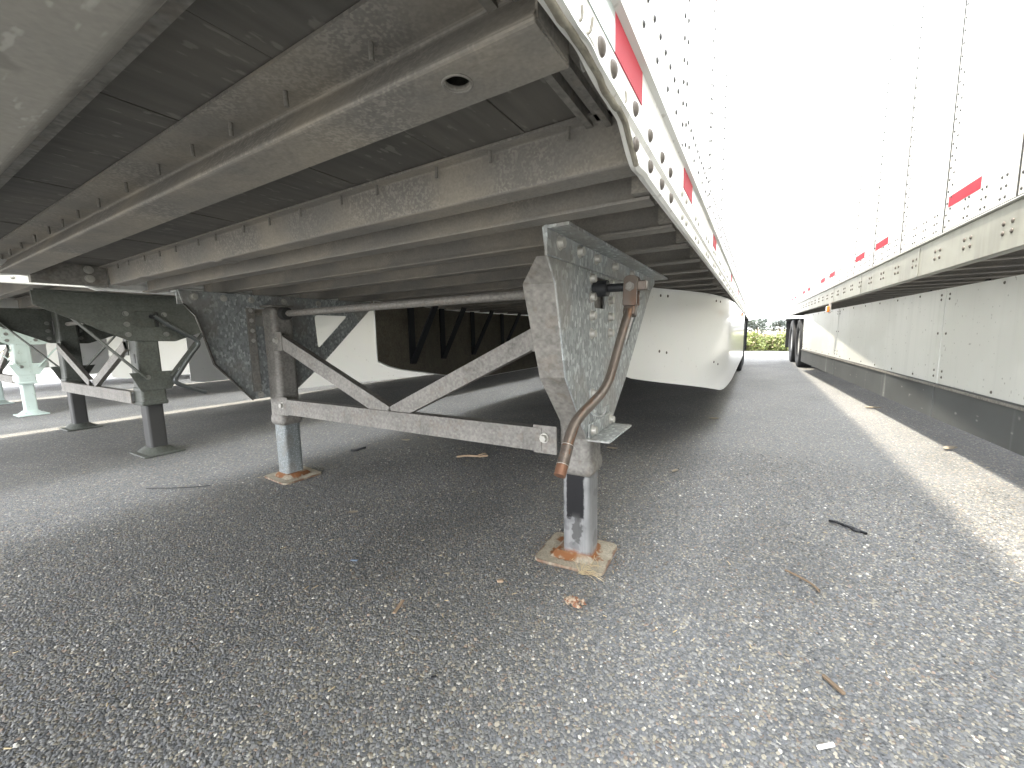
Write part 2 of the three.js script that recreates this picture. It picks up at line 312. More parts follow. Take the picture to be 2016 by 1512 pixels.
// ---------------------------------------------------------------- ground
{
  const patch = (x, z) => { const u = (x + 40) / 64, v = (z + 40) / 64, a = fbm(u, v, 40, 40, 4, 201), b = fbm(u, v, 150, 110, 3, 202); return 0.86 + 0.3 * a - 0.16 * smooth(0.58, 0.74, b) + 0.1 * smooth(0.55, 0.7, 1 - b); };
  const g = ub(new THREE.PlaneGeometry(60, 60, 300, 300).rotateX(-Math.PI / 2).translate(-8, 0, -8)), gp = g.attributes.position, gc = new Float32Array(gp.count * 3);
  for (let i = 0; i < gp.count; i++) { const k = patch(gp.getX(i), gp.getZ(i)); gc[i * 3] = k; gc[i * 3 + 1] = k; gc[i * 3 + 2] = k * 0.99; }
  g.setAttribute('color', new THREE.BufferAttribute(gc, 3)); M.asphalt.vertexColors = true;
  const asphalt = part('asphalt_yard', g, M.asphalt, scene); asphalt.userData.kind = 'structure';
  const earth = makeTex(512, 512, (u, v) => { const a = fbm(u, v, 8, 8, 5, 131), f = fbm(u, v, 90, 90, 2, 132); return mul(mixc([0.16, 0.15, 0.09], [0.24, 0.21, 0.14], a), 0.7 + 0.6 * f); }, 3);
  const far = part('field_ground', ub(new THREE.PlaneGeometry(1200, 1200).rotateX(-Math.PI / 2).translate(0, -0.03, 0)), std({ map: earth, roughness: 0.95 }), scene); far.userData.kind = 'structure';
  // loose-set stones of the chip seal near the eye, proud of the binder
  const sg = new THREE.IcosahedronGeometry(1, 0), q = sg.attributes.position;
  for (let i = 0; i < q.count; i++) { const x = q.getX(i), y = q.getY(i), z = q.getZ(i), k = 1 + 0.3 * (vn(x * 1.7 + 9, y * 1.7 + z * 2.3 + 9, 64, 64, 5) - 0.5); q.setXYZ(i, x * k, y * k, z * k); }
  sg.computeVertexNormals();
  const list = [], step = 0.0068;
  for (let r = 0.5; r < 3.1; r += step * 0.95) {
    const n = Math.ceil(r * 2.1 / step);
    for (let i = 0; i < n; i++) {
      if (rnd() > (r < 2.3 ? 0.95 : 0.95 * (3.1 - r) / 0.8)) continue;
      const a = -Math.PI / 2 - 0.56 - 1.05 + 2.1 * (i + rnd()) / n, q2 = r + (rnd() - 0.5) * step;
      list.push([q2 * Math.cos(a), q2 * Math.sin(a)]);
    }
  }
  const inst = new THREE.InstancedMesh(sg, std({ roughness: 0.7 }), list.length), m4 = new THREE.Matrix4(), qt = new THREE.Quaternion(), eu = new THREE.Euler(), c = new THREE.Color();
  inst.name = 'paving_stones'; inst.userData = { kind: 'stuff', label: 'rounded grey and tan stone chips set in the asphalt', category: 'gravel' }; inst.castShadow = inst.receiveShadow = true;
  list.forEach(([x, z], i) => {
    const big = rnd() < 0.06 ? 1.5 : 1, s = rr(0.0023, 0.0043) * big;
    eu.set(rr(-0.45, 0.45), rr(0, 6.28), rr(-0.45, 0.45)); qt.setFromEuler(eu);
    m4.compose(new THREE.Vector3(x, 0.0003, z), qt, new THREE.Vector3(s * rr(0.8, 1.5), s * rr(0.24, 0.4), s)); inst.setMatrixAt(i, m4);
    const t = rnd(), k = rr(0.72, 1.32) * patch(x, z);
    if (t < 0.42) c.setRGB(0.112 * k, 0.117 * k, 0.121 * k); else if (t < 0.8) c.setRGB(0.165 * k, 0.166 * k, 0.157 * k); else if (t < 0.94) c.setRGB(0.24 * k, 0.222 * k, 0.175 * k); else if (t < 0.97) c.setRGB(0.4 * k, 0.39 * k, 0.35 * k); else c.setRGB(0.2 * k, 0.155 * k, 0.12 * k);
    inst.setColorAt(i, c);
  });
  scene.add(inst);
}

// ---------------------------------------------------------------- shared trailer pieces
const hexBolt = merge([new THREE.CylinderGeometry(0.0125, 0.0142, 0.014, 6).rotateZ(-Math.PI / 2).translate(0.009, 0, 0), new THREE.CylinderGeometry(0.0175, 0.0175, 0.003, 16).rotateZ(Math.PI / 2).translate(0.0015, 0, 0)]);   // head towards +x
const domeBolt = (r) => new THREE.SphereGeometry(r, 14, 7, 0, Math.PI * 2, 0, Math.PI / 2).scale(1, 0.55, 1).rotateZ(-Math.PI / 2);
const domeBig = domeBolt(0.0105), domeSmall = domeBolt(0.009);
const rivetGeo = new THREE.SphereGeometry(0.0058, 8, 3, 0, Math.PI * 2, 0, Math.PI / 2).scale(1, 0.6, 1).rotateZ(-Math.PI / 2);
function rivets(list, side, x, k = 1) { return merge(list.map(([y, z]) => { const g = rivetGeo.clone().scale(k, k, k); if (side < 0) g.rotateY(Math.PI); return g.translate(x, y, z); })); }
const MEM_W = 2.5;
const ibeam = (() => { const p = [[-0.026, 0], [-0.026, 0.006], [-0.003, 0.01], [-0.003, 0.09], [-0.022, 0.094], [-0.022, 0.1], [0.022, 0.1], [0.022, 0.094], [0.003, 0.09], [0.003, 0.01], [0.026, 0.006], [0.026, 0]]; return sweepX(p, -1.245, 1.245); })();
const tyreGeo = (() => {
  const o = 0.5, w = 0.135, pts = [[0.29, -w * 0.75], [0.33, -w * 0.98], [0.42, -w], [0.475, -w * 0.95], [0.497, -w * 0.82]];
  for (const c of [-0.07, -0.025, 0.025, 0.07]) pts.push([o, c - 0.012], [o - 0.012, c - 0.009], [o - 0.012, c + 0.001], [o, c + 0.004]);
  pts.push([0.497, w * 0.82], [0.475, w * 0.95], [0.42, w], [0.33, w * 0.98], [0.29, w * 0.75]);
  return new THREE.LatheGeometry(pts.map((p) => new THREE.Vector2(...p)), 48).rotateZ(Math.PI / 2);
})();
const rimGeo = new THREE.LatheGeometry([[0.001, 0.03], [0.1, 0.03], [0.11, 0.0], [0.2, -0.01], [0.235, 0.05], [0.26, 0.09], [0.295, 0.1], [0.295, -0.1], [0.26, -0.09], [0.001, -0.05]].map((p) => new THREE.Vector2(...p)), 32).rotateZ(-Math.PI / 2);
const path3 = (pts, n) => { const c = new THREE.CatmullRomCurve3(pts.map((p) => new THREE.Vector3(p[0], 0, p[1])), false, 'centripetal'); return c.getPoints(n).map((p) => [p.x, p.z]); };

function tandem(t, z0, step = 1.24) {
  for (let k = 0; k < 2; k++) {
    const z = z0 - k * step;
    part('axle', cyl([-0.95, 0.5, z], [0.95, 0.5, z], 0.064, 16), M.darkSteel, t);
    for (const s of [-1, 1]) for (const x of [1.105, 0.78]) {
      const w = at('tyre', tyreGeo, M.tyre, t, [s * x, 0.497, z]);
      const r = part('rim', rimGeo, M.rim, w); if (s < 0) r.rotation.y = Math.PI;
    }
  }
  for (const s of [-1, 1]) {
    part('slider_rail', box(s * 0.5 - 0.05, s * 0.5 + 0.05, 0.86, 1.05, z0 + 0.9, z0 - 2.2), M.darkSteel, t);
    part('mud_flap', box(s * 0.94 - 0.32, s * 0.94 + 0.32, 0.3, 0.98, z0 - 2.62, z0 - 2.63), M.black, t);
    part('flap_bracket', box(s * 0.94 - 0.34, s * 0.94 + 0.34, 0.98, 1.05, z0 - 2.58, z0 - 2.66), M.darkSteel, t);
    for (let k = 0; k < 2; k++) part('suspension_hanger', box(s * 0.5 - 0.04, s * 0.5 + 0.04, 0.5, 0.862, z0 - k * step + 0.05, z0 - k * step - 0.1), M.darkSteel, t);
  }
}
// floor boards: long, laid side by side with narrow open joints
function boards(t, y, z0, z1, cuts) { for (let i = 0; i < cuts.length - 1; i++) part('floor_board', box(cuts[i] + 0.0012, cuts[i + 1] - 0.0012, y + 0.001 * (i % 2), y + 0.028, z0, z1), M.wood, t); }
const CUTS = [-1.24, -0.98, -0.72, -0.46, -0.22, 0.06, 0.34, 0.61, 0.885, 1.062, 1.165];

// ---------------------------------------------------------------- the near trailer
const A = thing('semi_trailer', 'white box trailer seen from under its nose, galvanised landing gear with rusty crank', 'trailer', [-1.43, 0, 0]);
{
  const t = A, YF = 1.166;
  part('cargo_box', box(-1.25, 1.25, 1.2, 3.96, 1.45, -13.3), M.white, t);
  part('nose_panel', box(-1.262, 1.262, 1.1, 3.97, 1.452, 1.49, 0.01), M.white, t);
  boards(t, YF, 1.43, -13.2, CUTS);
  part('floor_edge_strip', box(1.168, 1.18, YF - 0.012, YF + 0.02, -0.35, -13.2), M.galvDull, t);
  part('floor_edge_strip', box(1.188, 1.25, YF - 0.006, YF + 0.02, -0.35, -13.2), M.road, t);
  part('floor_edge_strip', box(1.202, 1.212, YF - 0.018, YF - 0.006, -0.35, -13.2), M.galvDull, t);
  // pick-up plate over the eye and its rear upturned edge
  part('coupler_plate', sweepX(roundPoly([[-0.176, 1.1], [-0.19, 1.112], [-0.19, 1.13], [-0.178, 1.13], [-0.17, 1.112], [1.43, 1.112], [1.43, 1.1]], [0.02, 0.006, 0, 0, 0.004, 0, 0]), -1.24, 1.24), M.scuff, t);
  part('plate_flange', box(-0.3, 1.24, 1.148, 1.156, -0.2, -0.226), M.galvDull, t);
  part('plate_web', box(-1.24, 1.24, 1.113, 1.165, -0.172, -0.178), M.galvDull, t);
  // two deep pressed cross members at the rear of the coupler
  const hole = { x: 1.12, z: -0.408, r: 0.0155 };
  {
    const lip = (x, z, y) => (y < 1.105 ? 0.0003 * Math.sin(x * 9) : 0);
    const pr = roundPoly([[-0.33, 1.165], [-0.33, 1.16], [-0.409, 1.16], [-0.366, 1.1], [-0.394, 1.1], [-0.394, 1.103], [-0.37, 1.103], [-0.414, 1.165]], [0, 0, 0.012, 0.022, 0, 0, 0.01, 0]);
    const m = part('deep_cross_member', sweepX(pr, -1.2, 1.24, 60, lip), M.road, t);
    // bottom flange with its drain hole
    const s = new THREE.Shape([[-1.2, 0.39], [1.238, 0.39], [1.238, 0.453], [-1.2, 0.453]].map((p) => new THREE.Vector2(...p)));
    const h = new THREE.Path(); h.absellipse(hole.x, -hole.z, hole.r, hole.r, 0, Math.PI * 2); s.holes.push(h);
    part('bottom_flange', ub(new THREE.ExtrudeGeometry(s, { depth: 0.003, bevelEnabled: true, bevelSize: 0.0015, bevelThickness: 0.0015, bevelSegments: 2, curveSegments: 20 }).rotateX(-Math.PI / 2).translate(0, 1.1024, 0)), M.road, m);
    part('hole_collar', new THREE.TorusGeometry(0.017, 0.0018, 8, 28).rotateX(Math.PI / 2).translate(hole.x, 1.1005, hole.z), M.galvDull, m);
    part('end_plate', box(1.2385, 1.2415, 1.104, 1.164, -0.376, -0.45), M.road, m);
    part('rear_web', box(-1.2, 1.238, 1.106, 1.164, -0.448, -0.452), M.galvDull, m);
    const dent = (x, z, y) => (y < 1.09 ? 0.004 * Math.exp(-Math.pow((x + 0.83) / 0.03, 2)) - 0.005 * Math.exp(-Math.pow((x + 0.17) / 0.02, 2)) - 0.004 * Math.exp(-Math.pow((x + 0.14) / 0.01, 2)) : 0);
    const p2 = roundPoly([[-0.676, 1.165], [-0.676, 1.16], [-0.702, 1.16], [-0.708, 1.084], [-0.762, 1.083], [-0.762, 1.087], [-0.712, 1.089], [-0.707, 1.165]], [0, 0, 0.004, 0.007, 0, 0, 0, 0]);
    part('deep_cross_member', sweepX(p2, -1.2, 1.254, 240, dent), M.road, t);
    // floor screws that come through the flanges
    const scr = cyl([0, -0.021, 0], [0, 0, 0], 0.0034, 8);
    for (let i = 0; i < 15; i++) { at('floor_screw', scr, M.galvDull, t, [1.02 - i * 0.16 + 0.02 * Math.sin(i * 5.1), 1.16, -0.372], [0, 0, 0.12 * Math.sin(i * 3)]); at('floor_screw', scr, M.galvDull, t, [1.14 - i * 0.155 + 0.015 * Math.sin(i * 3.7), 1.16, -0.69], [0, 0, 0.1 * Math.sin(i * 2.3)]); }
  }
  const zs = [-0.862, -1.112]; for (let z = -1.367; z > -13.1; z -= 0.302) zs.push(z);
  zs.forEach((z, i) => { const c = at('cross_member', ibeam, M.road, t, [0, 1.062, z]); void c; void i; });
  for (const z of zs.slice(0, 26)) { const c = part('end_clip', box(1.215, 1.262, 1.07, 1.16, z - 0.045, z + 0.045), M.road, t); void c; }
  // side rails
  const wob = (z) => (z > -0.72 ? 0.004 * (vn(z * 21 + 90, 3, 256, 8, 9) - 0.5) + 0.007 * Math.exp(-Math.pow((z + 0.44) / 0.035, 2)) : 0);
  const yb = (z) => lerp(1.06, 1.1, smooth(-0.675, -0.585, z)) + wob(z);
  const prof = (s) => (z) => { const b = yb(z), q = (v) => Math.max(v, b); const e = 0.7 * wob(z); return [[1.249, b + 0.012], [1.2525, b + 0.002], [1.2615 + e, b - 0.001], [1.267 + e, b + 0.004], [1.266, q(1.096)], [1.271, q(1.103)], [1.2705, q(1.109)], [1.2655, q(1.115)], [1.2655, 1.2], [1.2745, 1.204], [1.2745, 1.21], [1.262, 1.214], [1.252, 1.214]].map(([x, y]) => [s * x, y]); };
  const zl = []; for (let z = 1.45; z > -0.9; z -= 0.008) zl.push(z); for (let z = -0.92; z > -13.3; z -= 0.6) zl.push(z); zl.push(-13.3);
  for (const s of [1, -1]) {
    const r = part('bottom_rail', sweepZ(prof(s), zl), M.white, t, s > 0 ? 'white side rail with a torn lower lip and round bolts' : undefined);
    if (s > 0) {
      for (const z of [-0.486, -0.532, -0.638, -0.734, -0.835, -0.92]) at('rail_bolt', domeBig, M.boltDark, r, [1.2655, 1.131, z]);
      for (const z of [-0.638, -0.734, -0.83, -0.926]) at('rail_bolt', domeBig, M.boltDark, r, [1.267, 1.082, z]);
      for (const z of zs.slice(1)) if (z > -9) for (const dz of [-0.034, 0.034]) { at('rail_bolt', domeSmall, M.bolt, r, [1.2655, 1.134, z + dz]); at('rail_bolt', domeSmall, M.bolt, r, [1.267, 1.08, z + dz]); }
      const lipPts = []; for (let z = 0.35; z > -0.665; z -= 0.012) lipPts.push([1.2625 + 0.003 * (vn(z * 37 + 60, 1, 256, 8, 17) - 0.5), yb(z) - 0.001 + 0.006 * (vn(z * 55 + 60, 2, 256, 8, 18) - 0.5), z]);
      part('torn_lip', ub(tube(lipPts, 0.0042, 170, 7)), M.lip, r, 'dirty torn lower edge of the rail');
      for (const [z, a] of [[-0.4, 0.3], [-0.425, 0.5], [-0.56, 0.2]]) part('torn_flake', ub(tube([[1.266, yb(z) + 0.001, z], [1.271, yb(z) + 0.012, z - 0.012], [1.267 + 0.01 * a, yb(z) + 0.026, z - 0.016]], 0.0016, 8, 5)), M.lip, r);
      part('rail_gasket', box(1.258, 1.2635, 1.2145, 1.219, 1.45, -13.3), M.seam, r);
      let zt = 1.5; const seq = [];
      for (const [z0, z1, m] of [[-0.32, -0.536, M.tapeWhite], [-0.536, -0.676, M.red], [-1.1, -1.25, M.red], [-1.25, -1.4, M.tapeWhite], [-1.9, -2.05, M.red], [-2.05, -2.2, M.tapeWhite], [-3.3, -3.45, M.red], [-4.7, -4.85, M.red], [-6.1, -6.25, M.red], [-7.5, -7.65, M.red]]) part('reflective_tape', box(1.2655, 1.2667, 1.152, 1.198, z0, z1), m, r);
    } else for (const z of [-0.5, -0.6, -0.7]) at('rail_bolt', domeSmall, M.bolt, r, [1.238, 1.13, z]);
  }
  // left rail's inner web between the deep members
  part('rail_web', box(-1.236, -1.2, 1.075, 1.165, -0.46, -0.7), M.galvDull, t);
  for (const y of [1.105, 1.145]) at('web_bolt', hexBolt, M.bolt, t, [-1.2, y, -0.64]);
  // right side sheets with rivet lines, one panel between posts
  const posts = [1.448]; for (let z = 1.29; z > -13.2; z -= 0.6) posts.push(z); posts.push(-13.3);
  posts.forEach((z0, i) => {
    if (i === posts.length - 1) return; const z1 = posts[i + 1];
    const p = part('side_panel', box(1.252, 1.2605, 1.217, 3.95, z0 - 0.0015, z1 + 0.0015), M.white, t);
    const L = [];
    for (let y = 1.245; y < 3.9; y += 0.0465) { L.push([y, z1 + 0.022]); if (y < 2.6) L.push([y + 0.02, z0 - 0.03]); }
    for (let z = z0 - 0.08; z > z1 + 0.05; z -= 0.1) { L.push([1.236, z]); L.push([1.282, z - 0.012]); }
    for (let z = z0 - 0.07; z > z1 + 0.05; z -= 0.049) L.push([1.333, z]);
    const r = part('rivets', rivets(L, 1, 1.2605), M.rivet, p); r.userData.kind = 'stuff';
  });
  // skirts: the front end turns in under the floor
  const sk = path3([[0.82, -1.93], [0.924, -2.47], [1.044, -2.79], [1.154, -3.18], [1.225, -3.72], [1.248, -4.3], [1.252, -5.2]], 26);
  const bot = (z) => (z > -3.6 ? lerp(0.327, 0.6, clamp((z + 3.6) / 1.67)) : 0.327);
  for (const s of [1, -1]) {
    const P1 = sk.map(([x, z]) => [s * x, z]);
    const p = part('skirt_panel', ribbon(P1, (z, i) => bot(z) + (i === 0 ? 0.04 : i === 1 ? 0.012 : 0), (z) => 1.056, 0.006), M.whiteSkirt, t);
    part('skirt_shade_sheet', ribbon(sk.map(([x, z]) => [s * (x - 0.009), z]), (z, i) => bot(z) + 0.008 + (i === 0 ? 0.04 : i === 1 ? 0.012 : 0), () => 1.05, 0.004), M.shadeGrime, p, 'added dark sheet inside the skirt, shade and grime in its colour');  // added layer, darkened to carry the shade behind the skirt along with grime
    const q = part('skirt_panel', ribbon([[s * 1.252, -5.204], [s * 1.252, -8.4]], (z) => 0.327, (z) => 1.056, 0.006), M.whiteSkirt, t);
    void q;
    const near = (z) => { let b = sk[0]; for (const k of sk) if (Math.abs(k[1] - z) < Math.abs(b[1] - z)) b = k; return b; };
    if (s > 0) for (const z of [-2.55, -2.62, -3.25, -3.4]) for (const y of [1.015, bot(z) + 0.19]) { const b = near(z), c = at('skirt_bolt', domeSmall, M.boltDark, p, [b[0] + 0.003, y, b[1]], [0, -0.3, 0]); void c; }
    for (const z of [-2.32, -2.9, -3.5, -4.2, -5.0, -5.9, -6.8, -7.7]) {
      const b = z > -5.1 ? near(z) : [1.252, z];
      const st = part('skirt_strut', merge([bar([s * (b[0] - 0.03), 0.6, b[1]], [s * (b[0] - 0.03), 1.056, b[1]], 0.012, 0.06, [0, 0, 1]), bar([s * (b[0] - 0.03), 0.6, b[1]], [s * (b[0] - 0.26), 1.056, b[1] - 0.04], 0.012, 0.06, [0, 0, 1])]), M.black, t);
      void st;
    }
  }
  tandem(t, -9.13);
  part('marker_lamp', box(1.254, 1.275, 0.985, 1.035, -6.6, -6.66, 0.006), M.amber, t, 'small amber side lamp below the rail');

  // -------- landing gear
  for (const s of [1, -1]) {
    const lx = s * 0.915, lz = -1.32;
    const leg = part('landing_leg', merge([new RoundedBoxGeometry(0.122, 0.66, 0.122, 4, 0.03).translate(lx, 0.66, lz), new RoundedBoxGeometry(0.132, 0.075, 0.132, 4, 0.03).translate(lx, 0.352, lz)].map(ub)), M.galvDull, t, s > 0 ? 'near outer tube of the landing leg' : undefined);
    // ram with its own wrapped uv
    const rg = (() => {
      const sh = roundPoly([[-0.052, -0.052], [0.052, -0.052], [0.052, 0.052], [-0.052, 0.052]], 0.026), P = [], U = [], I = [], n = sh.length; let L = [0];
      for (let i = 1; i <= n; i++) L.push(L[i - 1] + Math.hypot(sh[i % n][0] - sh[i - 1][0], sh[i % n][1] - sh[i - 1][1]));
      for (let i = 0; i <= n; i++) for (const y of [0.02, 0.36]) { P.push(lx + sh[i % n][0], y, lz - sh[i % n][1]); U.push((L[i] / L[n] + 0.25) % 1.0001, (y - 0.02) / 0.34); }
      for (let i = 0; i < n; i++) { const a = i * 2; I.push(a, a + 2, a + 1, a + 1, a + 2, a + 3); }
      const g = new THREE.BufferGeometry(); g.setAttribute('position', new THREE.Float32BufferAttribute(P, 3)); g.setAttribute('uv', new THREE.Float32BufferAttribute(U, 2)); g.setIndex(I); g.computeVertexNormals(); return g;
    })();
    part('ram', rg, s > 0 ? M.ram : M.ramPlain, leg, s > 0 ? 'bare metal inner ram with a black grease patch' : undefined);
    // foot: rounded plate, dished up to the ram
    const fs = new THREE.Shape(roundPoly([[-0.125, -0.112], [0.125, -0.112], [0.125, 0.112], [-0.125, 0.112]], 0.03).map((p) => new THREE.Vector2(...p)));
    const plate = new THREE.ExtrudeGeometry(fs, { depth: 0.007, bevelEnabled: true, bevelSize: 0.002, bevelThickness: 0.002, bevelSegments: 2 }).rotateX(-Math.PI / 2).translate(0, 0.002, 0);
    const dish = new THREE.CylinderGeometry(0.078, 0.112, 0.024, 4, 3).rotateY(Math.PI / 4).translate(0, 0.019, 0);
    const fg = merge([plate, dish]), fp = fg.attributes.position, fu = new Float32Array(fp.count * 2);
    for (let i = 0; i < fp.count; i++) { fu[i * 2] = fp.getX(i) / 0.26 + 0.5; fu[i * 2 + 1] = fp.getZ(i) / 0.234 + 0.5; }
    fg.setAttribute('uv', new THREE.BufferAttribute(fu, 2));
    const foot = at('foot_plate', fg, M.pad, leg, [lx - s * 0.015, 0.0005, lz], [s > 0 ? -0.006 : 0.004, s > 0 ? 0.05 : -0.06, s > 0 ? 0.012 : -0.01]); foot.userData.label = 'rusty foot plate';
    // wing plate outside the leg
    const px = s * 0.99, out = [[-0.89, 1.058], [-0.905, 0.995], [-0.95, 0.935], [-1.01, 0.69], [-1.175, 0.478], [-1.405, 0.478], [-1.6, 0.625], [-1.985, 0.965], [-2.06, 1.03], [-2.06, 1.058]];
    const pl = part('wing_plate', shapeZY(out, [roundPoly([[-1.592, 0.96], [-1.845, 0.96], [-1.604, 0.742]], 0.028), roundPoly([[-1.232, 0.985], [-1.345, 0.985], [-1.345, 0.885], [-1.232, 0.885]], 0.012)], 0.008).translate(px, 0, 0), M.galv, t, s > 0 ? 'mottled galvanised wing plate behind the crank' : undefined);
    // folded front lip
    const lipA = [[-0.905, 0.995], [-0.95, 0.935], [-1.01, 0.69], [-1.175, 0.478]], lipP = [], lipI = [];
    lipA.forEach(([z, y], i) => { const dx = [0.02, 0.075, 0.06, 0.05][i], dz = [0.012, 0.03, 0.03, 0.02][i]; lipP.push(px + s * 0.004, y, z, px - s * dx, y, z + dz, px - s * dx, y, z + dz - 0.006, px - s * 0.004, y, z - 0.008); });
    for (let i = 0; i < 3; i++) for (const [a, b] of [[0, 1], [1, 2], [2, 3]]) { const p = i * 4; lipI.push(p + a, p + b, p + 4 + a, p + b, p + 4 + b, p + 4 + a); }
    const lg = new THREE.BufferGeometry(); lg.setAttribute('position', new THREE.Float32BufferAttribute(lipP, 3)); lg.setIndex(lipI); const lg2 = lg.toNonIndexed(); lg2.computeVertexNormals();
    part('plate_lip', ub(lg2), M.galvDull, pl);
    // angle iron along the top of the plate
    part('top_angle', merge([shapeZY([[-0.885, 0.995], [-0.885, 1.06], [-2.06, 1.06], [-2.06, 1.03], [-1.985, 0.998]], [], 0.008).translate(px + s * 0.0085, 0, 0), box(px + s * 0.0045, px + s * 0.068, 1.053, 1.0605, -0.885, -2.09)]), M.galv, pl);
    const rot = s > 0 ? [0, 0, 0] : [0, Math.PI, 0], bx = px + s * 0.0125, hx = px + s * 0.004;
    const bx2 = s > 0 ? bx : px + 0.004, ry = s > 0 ? 0 : 0;
    for (const z of [-0.953, -1.085, -1.222, -1.405, -1.627]) at('plate_bolt', hexBolt, M.bolt, pl, [s > 0 ? bx : px + 0.004, 1.031, z], [rr(0, 1), ry, 0]);
    for (const z of [-1.206, -1.388]) for (const y of [0.972, 0.917, 0.861, 0.806]) at('plate_bolt', hexBolt, M.bolt, pl, [s > 0 ? hx : px + 0.004, y, z], [rr(0, 1), 0, 0]);
    // spacer between leg and plate
    for (const z of [-1.205, -1.39]) part('leg_spacer', box(lx + s * 0.055, px - s * 0.004, 0.52, 0.985, z + 0.018, z - 0.02), M.galvDull, leg);
    part('leg_cap', new RoundedBoxGeometry(0.126, 0.012, 0.126, 3, 0.005).translate(lx, 0.995, lz), M.galvDull, leg);
    if (s > 0) {
      part('gear_box', merge([box(px - 0.07, px - 0.02, 0.88, 0.985, -1.26, -1.335, 0.012), cyl([px - 0.03, 0.93, -1.25], [px - 0.03, 0.98, -1.25], 0.02, 12)]), M.darkSteel, leg);
      const ang = part('foot_angle', merge([shapeZY(roundPoly([[-1.172, 0.482], [-1.172, 0.525], [-1.4, 0.525], [-1.415, 0.482]], 0.006), [], 0.006).translate(px + 0.0075, 0, 0), box(px + 0.004, px + 0.078, 0.474, 0.481, -1.165, -1.425, 0.003)]), M.galv, pl);
      for (const z of [-1.2, -1.385]) at('plate_bolt', hexBolt, M.bolt, ang, [px + 0.0105, 0.503, z], [0.3, 0, 0]);
      // crank hook: a bent strap with a leaf
      const hk = new THREE.Shape(); hk.absarc(0, 0, 0.027, Math.PI, 2.08 * Math.PI, false); hk.absarc(0, 0, 0.0225, 2.08 * Math.PI, Math.PI, true);
      part('crank_hook', merge([ub(new THREE.ExtrudeGeometry(hk, { depth: 0.034, bevelEnabled: false, curveSegments: 18 }).translate(px + 0.031, 0.575, -1.225)), box(px + 0.0042, px + 0.0082, 0.57, 0.64, -1.225, -1.191)]), M.galv, pl);
      at('plate_bolt', hexBolt, M.bolt, pl, [px + 0.008, 0.618, -1.208], [0.2, 0, 0]);
    } else {
      at('plate_bolt', hexBolt, M.bolt, pl, [px + 0.004, 0.5, -1.225]);
    }
    // bracing brackets on the inner side of the leg
    for (const y of [0.8, 0.44]) {
      const b = part('brace_bracket', box(lx - s * 0.058, lx - s * 0.15, y - 0.052, y + 0.05, -1.252, -1.244, 0.003), M.galvDull, leg);
      at('bracket_bolt', hexBolt, M.bolt, b, [lx - s * 0.105, y + 0.005, -1.244], [0, -Math.PI / 2, 0]);
    }
    const jb = part('shaft_socket', cyl([lx - s * 0.05, 0.952, lz], [lx - s * 0.1, 0.952, lz], 0.034, 18), M.darkSteel, leg); void jb;
  }
  part('cross_shaft', merge([cyl([-0.8, 0.952, -1.32], [0.78, 0.952, -1.32], 0.0175, 18), cyl([0.72, 0.952, -1.32], [0.86, 0.952, -1.32], 0.023, 16), cyl([-0.77, 0.952, -1.32], [-0.86, 0.952, -1.32], 0.011, 12)].map(ub)), M.galvDull, t);
  part('shaft_pin', cyl([0.745, 0.92, -1.32], [0.745, 0.985, -1.32], 0.006, 8), M.crank, t);
  const br = part('brace_bar', channel([0.8, 0.437, -1.265], [-0.8, 0.437, -1.265], 0.04, 0.085, 0.006), M.galvDull, t); void br;
  part('brace_bar', channel([0.02, 0.466, -1.268], [-0.81, 0.808, -1.268], 0.034, 0.07, 0.005), M.galvDull, t);
  part('brace_bar', channel([0.8, 0.808, -1.271], [0.045, 0.466, -1.271], 0.034, 0.07, 0.005), M.galvDull, t);
  // crank: dark shaft, rusty clevis, bent handle folded forward
  const sy = 0.942, sz = -1.228;
  const cs = part('crank_shaft', merge([cyl([0.95, sy, sz], [1.03, sy - 0.001, sz], 0.021, 18), cyl([1.02, sy, sz], [1.12, sy - 0.001, sz], 0.0125, 16), cyl([0.998, sy, sz], [1.04, sy, sz], 0.0245, 18)]), M.black, t);
  part('shaft_end', box(1.1, 1.155, sy - 0.014, sy + 0.014, sz - 0.014, sz + 0.014, 0.004), M.crank, cs);
  const hp = [[1.11, 0.93, -1.232], [1.109, 0.872, -1.212], [1.1, 0.79, -1.16], [1.092, 0.715, -1.118], [1.088, 0.675, -1.085], [1.086, 0.65, -1.035], [1.084, 0.63, -0.96], [1.082, 0.617, -0.905], [1.08, 0.6, -0.862], [1.08, 0.575, -0.832], [1.08, 0.555, -0.815]];
  const hd = part('crank_handle', tube(hp.slice(1), 0.0126, 70, 16), M.crank, t, 'bent bare steel crank handle with brown rust');
  const cz = (dz) => { const g = new THREE.ExtrudeGeometry(new THREE.Shape(roundPoly([[-0.019, -0.055], [0.019, -0.055], [0.019, 0.032], [-0.019, 0.032]], [0.004, 0.004, 0.018, 0.018]).map((p) => new THREE.Vector2(...p))), { depth: 0.006, bevelEnabled: true, bevelSize: 0.001, bevelThickness: 0.001, bevelSegments: 1 }); return ub(g.rotateX(-0.12).translate(1.112, 0.94, sz + dz)); };
  part('crank_clevis', merge([cz(0.014), cz(-0.022), ub(bar([1.109, 0.855, sz + 0.012], [1.111, 0.895, sz], 0.034, 0.036, [1, 0, 0], 0.006))]), M.crank, hd);
  part('clevis_pin', merge([cyl([1.112, 0.94, sz - 0.03], [1.112, 0.94, sz + 0.03], 0.0095, 14), cyl([1.112, 0.94, sz + 0.022], [1.112, 0.94, sz + 0.026], 0.014, 6)]), M.galvDull, hd);
  const e0 = new THREE.Vector3(1.08, 0.56, -0.82), e1 = new THREE.Vector3(1.08, 0.522, -0.789);
  part('handle_grip', cyl(e0.toArray(), e1.toArray(), 0.0136, 18), M.crank, hd);
